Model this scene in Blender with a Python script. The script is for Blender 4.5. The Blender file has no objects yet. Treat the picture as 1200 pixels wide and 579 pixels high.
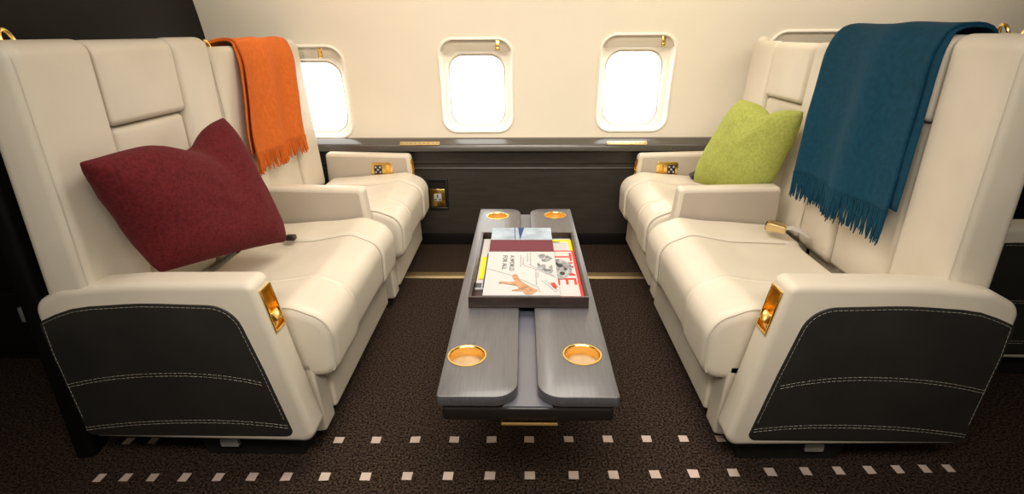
import bpy, bmesh, math, random
from mathutils import Vector, Matrix, noise

random.seed(7)
PI = math.pi
SC = bpy.context.scene
COL = SC.collection
XC = 0.012                       # the table's and seats' centre line


# ---------------------------------------------------------------- materials
def new_mat(name):
    m = bpy.data.materials.new(name)
    m.use_nodes = True
    nt = m.node_tree
    nt.nodes.clear()
    out = nt.nodes.new('ShaderNodeOutputMaterial')
    return m, nt, out


def pbr(name, col, rough=0.5, metal=0.0, spec=0.5, var=0.0, vscale=4.0, bump=0.0, bscale=200.0,
        sheen=0.0, coat=0.0, col2=None, stretch=None):
    m, nt, out = new_mat(name)
    b = nt.nodes.new('ShaderNodeBsdfPrincipled')
    nt.links.new(b.outputs[0], out.inputs[0])
    b.inputs['Base Color'].default_value = (*col, 1)
    b.inputs['Roughness'].default_value = rough
    b.inputs['Metallic'].default_value = metal
    b.inputs['Specular IOR Level'].default_value = spec
    b.inputs['Sheen Weight'].default_value = sheen
    b.inputs['Sheen Roughness'].default_value = 0.45
    if sheen:
        b.inputs['Sheen Tint'].default_value = (*[min(1, c * 1.6 + .1) for c in col], 1)
    b.inputs['Coat Weight'].default_value = coat
    b.inputs['Coat Roughness'].default_value = 0.1
    tc = nt.nodes.new('ShaderNodeTexCoord')
    vec = tc.outputs['Object']
    if stretch:
        mp = nt.nodes.new('ShaderNodeMapping')
        mp.inputs['Scale'].default_value = stretch
        nt.links.new(vec, mp.inputs[0])
        vec = mp.outputs[0]
    if var or col2:
        n = nt.nodes.new('ShaderNodeTexNoise')
        n.inputs['Scale'].default_value = vscale
        n.inputs['Detail'].default_value = 4
        nt.links.new(vec, n.inputs['Vector'])
        r = nt.nodes.new('ShaderNodeValToRGB')
        lo = tuple(c * (1 - var) for c in col)
        hi = col2 if col2 else tuple(min(1, c * (1 + var)) for c in col)
        r.color_ramp.elements[0].position = 0.35
        r.color_ramp.elements[1].position = 0.65
        r.color_ramp.elements[0].color = (*lo, 1)
        r.color_ramp.elements[1].color = (*hi, 1)
        nt.links.new(n.outputs[0], r.inputs[0])
        nt.links.new(r.outputs[0], b.inputs['Base Color'])
    if bump:
        n2 = nt.nodes.new('ShaderNodeTexNoise')
        n2.inputs['Scale'].default_value = bscale
        n2.inputs['Detail'].default_value = 3
        nt.links.new(vec, n2.inputs['Vector'])
        bp = nt.nodes.new('ShaderNodeBump')
        bp.inputs['Strength'].default_value = bump
        bp.inputs['Distance'].default_value = 0.004
        nt.links.new(n2.outputs[0], bp.inputs['Height'])
        nt.links.new(bp.outputs[0], b.inputs['Normal'])
    return m


def emit(name, col, strength):
    m, nt, out = new_mat(name)
    e = nt.nodes.new('ShaderNodeEmission')
    e.inputs[0].default_value = (*col, 1)
    e.inputs[1].default_value = strength
    nt.links.new(e.outputs[0], out.inputs[0])
    return m


def clear(name, tint=(1, 1, 1), gloss=0.07, rough=0.03):
    m, nt, out = new_mat(name)
    t = nt.nodes.new('ShaderNodeBsdfTransparent')
    t.inputs[0].default_value = (*tint, 1)
    g = nt.nodes.new('ShaderNodeBsdfGlossy')
    g.inputs['Roughness'].default_value = rough
    mx = nt.nodes.new('ShaderNodeMixShader')
    mx.inputs[0].default_value = gloss
    nt.links.new(t.outputs[0], mx.inputs[1])
    nt.links.new(g.outputs[0], mx.inputs[2])
    nt.links.new(mx.outputs[0], out.inputs[0])
    return m


M = {}
M['leather'] = pbr('cream_leather', (.68, .605, .49), .42, var=.035, vscale=5, bump=.10, bscale=420, spec=.45)
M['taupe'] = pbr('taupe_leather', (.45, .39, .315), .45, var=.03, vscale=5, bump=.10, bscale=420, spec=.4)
M['piping'] = pbr('cream_piping', (.60, .53, .43), .5)
M['seam'] = pbr('seam_thread', (.30, .25, .19), .6)
M['dark_leather'] = pbr('charcoal_leather', (.022, .020, .017), .5, var=.12, vscale=6, bump=.12, bscale=400, spec=.35)
M['thread'] = pbr('pale_thread', (.29, .265, .21), .7)
M['black'] = pbr('black_plinth', (.008, .007, .006), .6)
M['gold'] = pbr('polished_gold', (1.0, .68, .22), .22, metal=1.0, bump=.03, bscale=60)
M['gold_deep'] = pbr('deep_gold', (.95, .60, .13), .38, metal=1.0)
M['brass'] = pbr('satin_brass', (.78, .58, .28), .35, metal=1.0)
M['dull_brass'] = pbr('dull_brass', (.40, .30, .16), .5, metal=1.0)
M['cork'] = pbr('cup_base', (.50, .34, .19), .6, var=.12, vscale=40)
M['wall'] = pbr('wall_leather', (.82, .745, .615), .55, var=.02, vscale=2.5, bump=.05, bscale=300, spec=.3)
M['rim'] = pbr('window_rim', (.90, .83, .72), .35)
M['reveal'] = pbr('window_reveal', (.86, .77, .62), .4)
M['shade'] = pbr('window_shade', (.62, .55, .44), .45)
M['dado'] = pbr('dado_panel', (.034, .028, .021), .42, var=.15, vscale=8, bump=.06, bscale=90, stretch=(1, 1, 6))
M['ledge'] = pbr('ledge_lacquer', (.07, .062, .052), .22, spec=.6, coat=.4)
M['bulkhead'] = pbr('bulkhead_black', (.0038, .0026, .0021), .6, var=.2, vscale=5, spec=.15)
M['cabinet'] = pbr('cabinet_black', (.008, .0065, .0055), .5, spec=.25)
M['ceiling'] = pbr('ceiling_cream', (.80, .75, .66), .6)
M['wood'] = pbr('ebony_veneer', (.082, .078, .084), .40, var=.20, vscale=14, stretch=(30, .8, 6), bump=.03, bscale=14, spec=.9, coat=.15)
M['wood_edge'] = pbr('ebony_edge', (.016, .012, .010), .3, spec=.5)
M['slab'] = pbr('grey_lacquer', (.12, .12, .15), .34, spec=.8, coat=.3)
M['tray'] = pbr('tray_wood', (.035, .020, .016), .32, var=.3, vscale=12, stretch=(2, 20, 4))
M['burgundy'] = pbr('burgundy_wool', (.105, .0125, .0145), .9, var=.22, vscale=120, bump=.35, bscale=260, sheen=.25, spec=.1)
M['green'] = pbr('lime_wool', (.37, .40, .095), .9, var=.12, vscale=90, bump=.35, bscale=260, sheen=.2, spec=.1)
M['orange'] = pbr('orange_wool', (.56, .125, .020), .85, var=.08, vscale=60, bump=.25, bscale=300, sheen=.25, spec=.1)
M['blue'] = pbr('petrol_wool', (.007, .050, .088), .85, var=.12, vscale=60, bump=.25, bscale=300, sheen=.22, spec=.1)
M['square'] = pbr('carpet_square', (.60, .47, .40), .9, var=.18, vscale=3.3, bump=.4, bscale=300)
M['steel'] = pbr('grey_metal', (.55, .55, .52), .4, metal=.6)
M['webbing'] = pbr('grey_webbing', (.55, .52, .47), .7)
M['pane'] = emit('lit_window_pane', (1.0, .975, .93), 4.5)
M['cover_clear'] = clear('clear_dust_cover')
M['white_paper'] = pbr('white_paper', (.52, .50, .485), .75, spec=.15)
M['blue_paper'] = pbr('pale_blue_paper', (.34, .40, .46), .75, var=.25, vscale=12, spec=.15)
M['maroon'] = pbr('maroon_print', (.14, .035, .045), .75, spec=.15)
M['grey_print'] = pbr('grey_print', (.26, .26, .265), .75, var=.5, vscale=60, spec=.15)
M['dark_print'] = pbr('dark_print', (.05, .05, .055), .75, spec=.15)
M['pale_print'] = pbr('pale_print', (.34, .33, .34), .75, spec=.15)
M['skin_print'] = pbr('tan_print', (.42, .235, .13), .75, var=.25, vscale=50, spec=.15)
M['red_print'] = pbr('red_print', (.62, .055, .045), .75, spec=.15)
M['yellow'] = pbr('yellow_print', (.85, .60, .02), .75, spec=.15)
M['teal'] = pbr('teal_print', (.10, .55, .48), .75, spec=.15)
M['navy'] = pbr('navy_print', (.03, .06, .16), .75, spec=.15)
M['black_plastic'] = pbr('black_plastic', (.012, .010, .010), .35)
M['key_grey'] = pbr('key_grey', (.45, .45, .48), .4)


def carpet_mat():
    m, nt, out = new_mat('dark_carpet')
    b = nt.nodes.new('ShaderNodeBsdfPrincipled')
    b.inputs['Roughness'].default_value = .95
    b.inputs['Specular IOR Level'].default_value = .08
    nt.links.new(b.outputs[0], out.inputs[0])
    tc = nt.nodes.new('ShaderNodeTexCoord')
    n = nt.nodes.new('ShaderNodeTexNoise')
    n.inputs['Scale'].default_value = 150
    n.inputs['Detail'].default_value = 3
    nt.links.new(tc.outputs['Object'], n.inputs['Vector'])
    r = nt.nodes.new('ShaderNodeValToRGB')
    r.color_ramp.elements[0].position = .38
    r.color_ramp.elements[0].color = (.006, .0035, .0025, 1)
    r.color_ramp.elements[1].position = .68
    r.color_ramp.elements[1].color = (.088, .057, .041, 1)
    nt.links.new(n.outputs[0], r.inputs[0])
    nt.links.new(r.outputs[0], b.inputs['Base Color'])
    v = nt.nodes.new('ShaderNodeTexVoronoi')
    v.inputs['Scale'].default_value = 160
    nt.links.new(tc.outputs['Object'], v.inputs['Vector'])
    bp = nt.nodes.new('ShaderNodeBump')
    bp.inputs['Strength'].default_value = .7
    bp.inputs['Distance'].default_value = .006
    nt.links.new(v.outputs[0], bp.inputs['Height'])
    nt.links.new(bp.outputs[0], b.inputs['Normal'])
    return m


M['carpet'] = carpet_mat()


# ---------------------------------------------------------------- objects
def thing(name, label, cat, loc, group=None):
    o = bpy.data.objects.new(name, None)
    COL.objects.link(o)
    o.location = loc
    o.empty_display_size = .1
    o['label'] = label
    o['category'] = cat
    if group:
        o['group'] = group
    return o


def world_loc(o):
    v = Vector((0, 0, 0))
    while o is not None:
        v += o.location
        o = o.parent
    return v


def obj(name, bm, mat, parent=None, smooth=35, kind=None, label=None, recalc=True):
    """link bm (world coordinates) as one mesh object under parent"""
    if recalc:
        bmesh.ops.recalc_face_normals(bm, faces=bm.faces[:])
    off = world_loc(parent) if parent else Vector((0, 0, 0))
    if parent:
        for v in bm.verts:
            v.co -= off
    me = bpy.data.meshes.new(name)
    bm.to_mesh(me)
    bm.free()
    o = bpy.data.objects.new(name, me)
    COL.objects.link(o)
    if parent:
        o.parent = parent
    for m in (mat if isinstance(mat, (list, tuple)) else [mat]):
        me.materials.append(m)
    if smooth:
        me.shade_smooth()
        me.set_sharp_from_angle(angle=math.radians(smooth))
    if kind:
        o['kind'] = kind
    if label:
        o['label'] = label
    return o


def tag(o, label, cat, group=None):
    o['label'] = label
    o['category'] = cat
    if group:
        o['group'] = group
    return o


def cut(o, cutters):
    """carve closed meshes out of o"""
    cs = []
    for i, bm in enumerate(cutters):
        bmesh.ops.recalc_face_normals(bm, faces=bm.faces[:])
        me = bpy.data.meshes.new('c')
        bm.to_mesh(me)
        bm.free()
        c = bpy.data.objects.new('c', me)
        COL.objects.link(c)
        md = o.modifiers.new('b%d' % i, 'BOOLEAN')
        md.operation = 'DIFFERENCE'
        md.solver = 'EXACT'
        md.object = c
        cs.append(c)
        c.location = (0, 0, 0)
    bpy.context.view_layer.update()
    dg = bpy.context.evaluated_depsgraph_get()
    me2 = bpy.data.meshes.new_from_object(o.evaluated_get(dg))
    o.modifiers.clear()
    old = o.data
    nm = old.name
    o.data = me2
    bpy.data.meshes.remove(old)
    me2.name = nm
    for c in cs:
        cm = c.data
        bpy.data.objects.remove(c)
        bpy.data.meshes.remove(cm)
    me2.shade_smooth()
    me2.set_sharp_from_angle(angle=math.radians(35))


# ---------------------------------------------------------------- shapes
def round_poly(pts, seg=6, default=.02):
    """2-D polygon [(a, b, r)] with each corner rounded"""
    out = []
    n = len(pts)
    for i in range(n):
        p = Vector(pts[i][:2])
        r = pts[i][2] if len(pts[i]) > 2 else default
        a = Vector(pts[i - 1][:2])
        b = Vector(pts[(i + 1) % n][:2])
        da, db = (a - p), (b - p)
        la, lb = da.length, db.length
        da.normalize()
        db.normalize()
        c = max(-1, min(1, da.dot(db)))
        ang = math.acos(c)
        if r <= 1e-6 or ang > PI - .03:
            out.append((p.x, p.y))
            continue
        t = min(r / math.tan(ang / 2), la * .48, lb * .48)
        rr = t * math.tan(ang / 2)
        bis = (da + db).normalized()
        cen = p + bis * (rr / math.sin(ang / 2))
        v0 = (p + da * t) - cen
        v1 = (p + db * t) - cen
        sweep = PI - ang
        cross = v0.x * v1.y - v0.y * v1.x
        sg = 1 if cross > 0 else -1
        k = max(2, int(seg * sweep / (PI / 2) + 1))
        for j in range(k + 1):
            th = sg * sweep * j / k
            out.append((cen.x + v0.x * math.cos(th) - v0.y * math.sin(th),
                        cen.y + v0.x * math.sin(th) + v0.y * math.cos(th)))
    return out


def densify(pts, d, closed=True):
    out = []
    n = len(pts)
    for i in range(n if closed else n - 1):
        a, b = Vector(pts[i]), Vector(pts[(i + 1) % n])
        k = max(1, int((b - a).length / d + .5))
        for j in range(k):
            out.append(tuple(a.lerp(b, j / k)))
    if not closed:
        out.append(tuple(pts[-1]))
    return out


def poly_area(p):
    return sum(p[i][0] * p[(i + 1) % len(p)][1] - p[(i + 1) % len(p)][0] * p[i][1] for i in range(len(p))) / 2


def inset_poly(p, d):
    sg = 1 if poly_area(p) > 0 else -1
    out = []
    n = len(p)
    for i in range(n):
        a, b, c = Vector(p[i - 1]), Vector(p[i]), Vector(p[(i + 1) % n])
        e1, e2 = (b - a), (c - b)
        if e1.length < 1e-9:
            e1 = e2
        if e2.length < 1e-9:
            e2 = e1
        e1.normalize()
        e2.normalize()
        nn = Vector((-e1.y - e2.y, e1.x + e2.x)) * sg
        if nn.length < 1e-6:
            nn = Vector((-e1.y, e1.x)) * sg
        nn.normalize()
        k = max(.5, nn.dot(Vector((-e1.y, e1.x)) * sg))
        out.append((b.x + nn.x * d / k, b.y + nn.y * d / k))
    return out


def loft(bm, s, prof, stations, fn=None):
    """profile in (u, z) carried along Y; X = XC + s*u.  stations: (y, inset)"""
    rings = []
    for y, d in stations:
        pr = inset_poly(prof, d) if abs(d) > 1e-7 else prof
        ring = []
        for (u, z) in pr:
            q = (u, y, z)
            if fn:
                q = fn(*q)
            ring.append(bm.verts.new((XC + s * q[0], q[1], q[2])))
        rings.append(ring)
    n = len(prof)
    for a, b in zip(rings, rings[1:]):
        for i in range(n):
            bm.faces.new((a[i], a[(i + 1) % n], b[(i + 1) % n], b[i]))
    bm.faces.new(rings[0])
    bm.faces.new(rings[-1])
    return rings


def ends(y0, y1, r0, r1=None, k=5, mid=()):
    """stations with rounded ends"""
    r1 = r0 if r1 is None else r1
    st = []
    for i in range(k + 1):
        a = PI / 2 * i / k
        st.append((y0 + r0 * (1 - math.cos(PI / 2 - a)) if False else y0 + r0 * (1 - math.sin(a)) if False else y0 + r0 * (1 - math.cos(a)), r0 * (1 - math.sin(a))))
    st += list(mid)
    for i in range(k, -1, -1):
        a = PI / 2 * i / k
        st.append((y1 - r1 * (1 - math.cos(a)), r1 * (1 - math.sin(a))))
    return st


def tube(bm, pts, r, n=8, closed=False, caps=True):
    pts = [Vector(p) for p in pts]
    m = len(pts)
    rings = []
    ref = None
    for i in range(m):
        if closed:
            t = pts[(i + 1) % m] - pts[i - 1]
        else:
            t = pts[min(i + 1, m - 1)] - pts[max(i - 1, 0)]
        if t.length < 1e-9:
            t = Vector((0, 0, 1))
        t.normalize()
        if ref is None:
            ref = Vector((0, 0, 1)) if abs(t.z) < .9 else Vector((1, 0, 0))
        a = ref - t * ref.dot(t)
        if a.length < 1e-6:
            a = t.orthogonal()
        a.normalize()
        ref = a
        b = t.cross(a)
        rr = r[i] if isinstance(r, (list, tuple)) else r
        rings.append([bm.verts.new(pts[i] + (a * math.cos(2 * PI * j / n) + b * math.sin(2 * PI * j / n)) * rr) for j in range(n)])
    for i in range(m if closed else m - 1):
        A, B = rings[i], rings[(i + 1) % m]
        for j in range(n):
            bm.faces.new((A[j], A[(j + 1) % n], B[(j + 1) % n], B[j]))
    if not closed and caps:
        bm.faces.new(rings[0])
        bm.faces.new(rings[-1])


def dashes(bm, pts, dash=.010, gap=.0035, r=.0009):
    pts = [Vector(p) for p in pts]
    acc = 0
    cur = [pts[0]]
    on = True
    for a, b in zip(pts, pts[1:]):
        seg = (b - a).length
        if seg < 1e-9:
            continue
        pos = 0
        while True:
            need = (dash if on else gap) - acc
            if pos + need > seg:
                acc += seg - pos
                if on:
                    cur.append(b)
                break
            pos += need
            q = a.lerp(b, pos / seg)
            if on:
                cur.append(q)
                if len(cur) > 1:
                    tube(bm, cur, r, 4)
                cur = []
            else:
                cur = [q]
            on = not on
            acc = 0
    if on and len(cur) > 1:
        tube(bm, cur, r, 4)


def frame_box(bm, o, ax, ay, az, lo, hi, bev=0.0):
    """box in a frame with origin o and axes"""
    vs = []
    for k in (0, 1):
        for (i, j) in ((0, 0), (1, 0), (1, 1), (0, 1)):
            c = (hi[0] if i else lo[0], hi[1] if j else lo[1], hi[2] if k else lo[2])
            vs.append(bm.verts.new(Vector(o) + Vector(ax) * c[0] + Vector(ay) * c[1] + Vector(az) * c[2]))
    fs = [(0, 1, 2, 3), (4, 5, 6, 7), (0, 1, 5, 4), (1, 2, 6, 5), (2, 3, 7, 6), (3, 0, 4, 7)]
    nf = [bm.faces.new([vs[i] for i in f]) for f in fs]
    if bev:
        es = set()
        for f in nf:
            es.update(f.edges)
        bmesh.ops.recalc_face_normals(bm, faces=nf)
        bmesh.ops.bevel(bm, geom=list(es), offset=bev, segments=3, affect='EDGES', profile=.5)


def box(bm, lo, hi, bev=0.0):
    frame_box(bm, (0, 0, 0), (1, 0, 0), (0, 1, 0), (0, 0, 1), lo, hi, bev)


def prism(bm, poly, z0, z1, bev=0.0, to=lambda a, b, c: (a, b, c)):
    """polygon (a, b) extruded along c with a rounded top and bottom edge"""
    st = [(z0, 0), (z1, 0)] if not bev else [(z0, bev), (z0 + bev * .3, bev * .3), (z0 + bev, 0), (z1 - bev, 0), (z1 - bev * .3, bev * .3), (z1, bev)]
    rings = []
    for c, d in st:
        pr = inset_poly(poly, d) if d else poly
        rings.append([bm.verts.new(to(a, b, c)) for a, b in pr])
    n = len(poly)
    for A, B in zip(rings, rings[1:]):
        for i in range(n):
            bm.faces.new((A[i], A[(i + 1) % n], B[(i + 1) % n], B[i]))
    bm.faces.new(rings[0])
    bm.faces.new(rings[-1])


def rrect(cx, cy, w, h, r, seg=8):
    return round_poly([(cx - w / 2, cy - h / 2, r), (cx + w / 2, cy - h / 2, r), (cx + w / 2, cy + h / 2, r), (cx - w / 2, cy + h / 2, r)], seg)


def lathe(bm, prof, cx, cy, n=40):
    rings = []
    for r, z in prof:
        if r < 1e-6:
            rings.append([bm.verts.new((cx, cy, z))])
        else:
            rings.append([bm.verts.new((cx + r * math.cos(2 * PI * i / n), cy + r * math.sin(2 * PI * i / n), z)) for i in range(n)])
    for A, B in zip(rings, rings[1:]):
        for i in range(n):
            if len(A) == 1 and len(B) == 1:
                continue
            if len(A) == 1:
                bm.faces.new((A[0], B[i], B[(i + 1) % n]))
            elif len(B) == 1:
                bm.faces.new((A[i], A[(i + 1) % n], B[0]))
            else:
                bm.faces.new((A[i], A[(i + 1) % n], B[(i + 1) % n], B[i]))


def text_into(bm, s, size, o, right, up, lift=.0006):
    """letters as flat mesh faces placed in the plane (right, up)"""
    cu = bpy.data.curves.new('t', 'FONT')
    cu.body = s
    cu.size = size
    cu.resolution_u = 3
    t = bpy.data.objects.new('t', cu)
    COL.objects.link(t)
    bpy.context.view_layer.update()
    dg = bpy.context.evaluated_depsgraph_get()
    me = bpy.data.meshes.new_from_object(t.evaluated_get(dg))
    R, U = Vector(right), Vector(up)
    N = R.cross(U)
    vs = [bm.verts.new(Vector(o) + R * v.co.x + U * v.co.y + N * lift) for v in me.vertices]
    for p in me.polygons:
        try:
            bm.faces.new([vs[i] for i in p.vertices])
        except ValueError:
            pass
    bpy.data.objects.remove(t)
    bpy.data.curves.remove(cu)
    bpy.data.meshes.remove(me)


def flat(bm, pts, z):
    bm.faces.new([bm.verts.new((x, y, z)) for x, y in pts])


# ---------------------------------------------------------------- setting
YW0, RW, ZW = 3.12, 1.42, .70


def yw(z):
    d = z - ZW
    return YW0 - (RW - math.sqrt(max(.01, RW * RW - d * d)))


# floor with its two inlaid rows of squares
bm = bmesh.new()
f = bm.faces.new([bm.verts.new(p) for p in ((-3.0, -1.2, 0), (3.0, -1.2, 0), (3.0, 3.3, 0), (-3.0, 3.3, 0))])
row_far = [-1.329, -1.247, -1.168, -.70, -.58, -.462, -.339, -.216, -.097, .021, .146, .270, .392, .508, .625, .745, .87, 1.03, 1.118, 1.202, 1.280, 1.350]
row_near = [-1.227, -1.151, -1.073, -.981, -.882, -.784, -.684, -.573, -.454, -.334, -.215, -.094, .022, .149, .265, .386, .498, .614, .723, .827, .924, 1.015, 1.099, 1.180, 1.250]
rs = random.Random(3)


def inlay(x, y, w, d):
    q = [bm.verts.new((x + a * w / 2 + rs.uniform(-.0012, .0012), y + b * d / 2 + rs.uniform(-.0012, .0012), .0025)) for a, b in ((-1, -1), (1, -1), (1, 1), (-1, 1))]
    g = bm.faces.new(q)
    g.material_index = 1


for x in row_far:
    k = 1 - .22 * (abs(x) / 1.35) ** 2
    inlay(x, 1.383 + .018 * x, .030 * k, .029)
for x in row_near:
    k = 1 - .22 * (abs(x) / 1.25) ** 2
    inlay(x, 1.232 + .020 * x + .02 * max(0, x - .3), .030 * k, .031)
obj('floor', bm, [M['carpet'], M['square']], smooth=0, kind='structure', recalc=False)

bm = bmesh.new()
prism(bm, round_poly([(2.595, .001, .0), (2.66, .001, .0), (2.655, .011, .004), (2.60, .011, .004)], 3), -1.55, 2.2, to=lambda a, b, c: (c, a, b))
o = obj('trim_1', bm, M['dull_brass'], kind='structure')
o['label'] = 'brass strip across the carpet'

# curved upper side wall with four window openings
WIN = [(-1.166, .890, .41, .495), (-.252, .922, .395, .495), (.606, .932, .395, .51), (1.485, .945, .41, .505)]
bm = bmesh.new()
zs = [.60 + (1.76 - .60) * i / 36 for i in range(37)]
prof = [(yw(z), z) for z in zs] + [(yw(z) + .06, z) for z in reversed(zs)]
nx = 60
xs = [-1.85 + (2.7 + 1.85) * i / nx for i in range(nx + 1)]
rings = [[bm.verts.new((x, y, z)) for y, z in prof] for x in xs]
for A, B in zip(rings, rings[1:]):
    for i in range(len(prof)):
        bm.faces.new((A[i], A[(i + 1) % len(prof)], B[(i + 1) % len(prof)], B[i]))
bm.faces.new(rings[0])
bm.faces.new(rings[-1])
wall = obj('wall_window_side', bm, M['wall'], kind='structure')
cutters = []
for cx, cz, w, h in WIN:
    c = bmesh.new()
    prism(c, rrect(cx, cz, w - .012, h - .012, .075), 2.7, 3.4, to=lambda a, b, cc: (a, cc, b))
    cutters.append(c)
cut(wall, cutters)

TAB = [.085, .118, .128, .140]
for i, (cx, cz, w, h) in enumerate(WIN):
    root = bpy.data.objects.new('window_%d' % (i + 1), None)
    COL.objects.link(root)
    root.location = (cx, yw(cz), cz)
    root['kind'] = 'structure'
    W3 = lambda a, b, d: (a, yw(b) + d, b)
    # bead round the opening
    bm = bmesh.new()
    P = densify(rrect(cx, cz, w, h, .082, 10), .02)
    P2 = rrect(cx, cz - .012, w - .10, h - .095, .085, 10)
    tube(bm, [W3(a, b, -.002) for a, b in P], .0070, 8, closed=True)
    obj('window_frame', bm, M['rim'], root)
    # funnel down to the pane
    bm = bmesh.new()
    base = rrect(cx, cz, w - .008, h - .008, .078, 10)
    n = len(base)
    inner = rrect(cx - .002, cz - .030, w - .090, h - .108, .085, 10)
    rows = []
    for t, d in ((0, .000), (.06, .014), (.10, .030), (.45, .040), (.8, .050), (1, .070)):
        rows.append([bm.verts.new(W3(base[j][0] * (1 - t) + inner[j][0] * t, base[j][1] * (1 - t) + inner[j][1] * t, d)) for j in range(n)])
    for A, B in zip(rows, rows[1:]):
        for j in range(n):
            bm.faces.new((A[j], A[(j + 1) % n], B[(j + 1) % n], B[j]))
    obj('window_reveal', bm, M['reveal'], root, smooth=60)
    bm = bmesh.new()
    tube(bm, [W3(a, b, .066) for a, b in densify(inner, .02)], .005, 6, closed=True)
    obj('pane_seal', bm, M['shade'], root)
    # lit outer pane
    bm = bmesh.new()
    bm.faces.new([bm.verts.new(W3(a, b, .069)) for a, b in inner])
    po = obj('pane', bm, M['pane'], root, smooth=0)
    # half-lowered shade edge and its tab
    bm = bmesh.new()
    top = cz + h / 2 - .004
    sh = round_poly([(cx - w / 2 + .012, top - .062, .004), (cx + w / 2 - .012, top - .062, .004), (cx + w / 2 - .012, top - .006, .066), (cx - w / 2 + .012, top - .006, .066)], 8)
    prism(bm, sh, .012, .020, .002, to=W3)
    so = obj('window_shade', bm, M['shade'], root)
    bm = bmesh.new()
    tx = cx + TAB[i]
    frame_box(bm, W3(tx, top - .030, 0), (1, 0, 0), (0, 0, 1), (0, -1, 0), (-.011, -.026, -.012), (.011, .026, -.004), .002)
    frame_box(bm, W3(tx, top - .046, 0), (1, 0, 0), (0, 0, 1), (0, -1, 0), (-.008, -.008, -.004), (.008, .006, .003), .002)
    obj('pull_tab', bm, M['gold'], so)
    # clear inner cover
    bm = bmesh.new()
    bm.faces.new([bm.verts.new(W3(a, b, .009)) for a, b in rrect(cx, cz, w - .014, h - .014, .074, 10)])
    obj('dust_cover', bm, M['cover_clear'], root, smooth=0)

# dark lower side wall, moulding and ledge
bm = bmesh.new()
prism(bm, [(3.10, 0), (3.16, 0), (3.16, .62), (3.10, .62)], -1.85, 2.7, to=lambda a, b, c: (c, a, b))
obj('wall_dado', bm, M['dado'], kind='structure')
bm = bmesh.new()
prism(bm, round_poly([(3.09, .468, .0), (3.13, .468, .0), (3.13, .500, .0), (3.09, .500, .0), (3.094, .494, .004), (3.094, .474, .004)], 3), -1.7, 2.65, to=lambda a, b, c: (c, a, b))
obj('trim_2', bm, M['dado'], kind='structure')
bm = bmesh.new()
prism(bm, round_poly([(3.045, .575, .006), (3.13, .565, .0), (3.15, .645, .0), (3.10, .640, .012), (3.052, .612, .02)], 6), -1.7, 2.65, to=lambda a, b, c: (c, a, b))
obj('trim_3', bm, M['ledge'], kind='structure', label='glossy dark ledge under the windows')
bm = bmesh.new()
prism(bm, round_poly([(3.088, .0, .0), (3.12, .0, .0), (3.12, .07, .0), (3.092, .07, .006)], 3), -1.6, 2.6, to=lambda a, b, c: (c, a, b))
obj('baseboard_window_side', bm, M['bulkhead'], kind='structure')

# ceiling
bm = bmesh.new()
ye = yw(1.755)
prism(bm, [(ye + .03, 1.755), (ye - .10, 1.80), (ye - .30, 1.825), (-1.2, 1.83), (-1.2, 1.87), (ye + .05, 1.87)], -2.8, 2.8, to=lambda a, b, c: (c, a, b))
obj('ceiling', bm, M['ceiling'], kind='structure')

# dark bulkhead behind the forward pair of seats: a slanted panel with a rounded free end
bm = bmesh.new()
pl = round_poly([(-1.300, 1.29, .018), (-1.70, 3.2, 0), (-1.755, 3.2, 0), (-1.36, 1.285, .018)], 5)
prism(bm, pl, 0, 1.83)
obj('wall_bulkhead', bm, M['bulkhead'], kind='structure')

# dark partitions that close the cabin at its two ends
for nm, x0, x1 in (('wall_forward', -2.80, -2.75), ('wall_rear', 2.75, 2.80)):
    bm = bmesh.new()
    box(bm, (x0, -1.2, 0), (x1, 3.3, 1.87))
    obj(nm, bm, M['bulkhead'], kind='structure')

# dark cabinet beyond the bulkhead
cab = thing('storage_cabinet', 'black storage cabinet in the dark beyond the bulkhead', 'cabinet', (-2.05, 2.05, 0))
bm = bmesh.new()
box(bm, (-2.55, 1.82, 0), (-1.58, 2.3, 1.5), .008)
obj('cabinet_body', bm, M['cabinet'], cab)
for z0, z1 in ((.04, .30), (.32, .52), (.54, 1.0), (1.02, 1.46)):
    bm = bmesh.new()
    box(bm, (-2.53, 1.802, z0), (-1.60, 1.825, z1), .006)
    d = obj('drawer', bm, M['cabinet'], cab)
    if z0 == .04:
        bm = bmesh.new()
        box(bm, (-1.90, 1.788, .185), (-1.885, 1.804, .245), .003)
        obj('drawer_handle', bm, M['steel'], d)


# ---------------------------------------------------------------- seats
LEAN = .014                      # how far the seat backs lean, per metre of height

def fz(z):
    return 1.108 + LEAN * (z - .6)


def back_profile(du, zt, zb=.40, rear=1.236, rt=.05):
    return densify(round_poly([(fz(zb) + du, zb, min(.042, .45 * (rear - fz(zb) - du))), (fz(zt) + du, zt, rt), (1.200, zt, .045), (rear - .002, zt - .20, .15), (rear + .004, zb, min(.042, .45 * (rear - fz(zb) - du)))], 7), .04)


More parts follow.
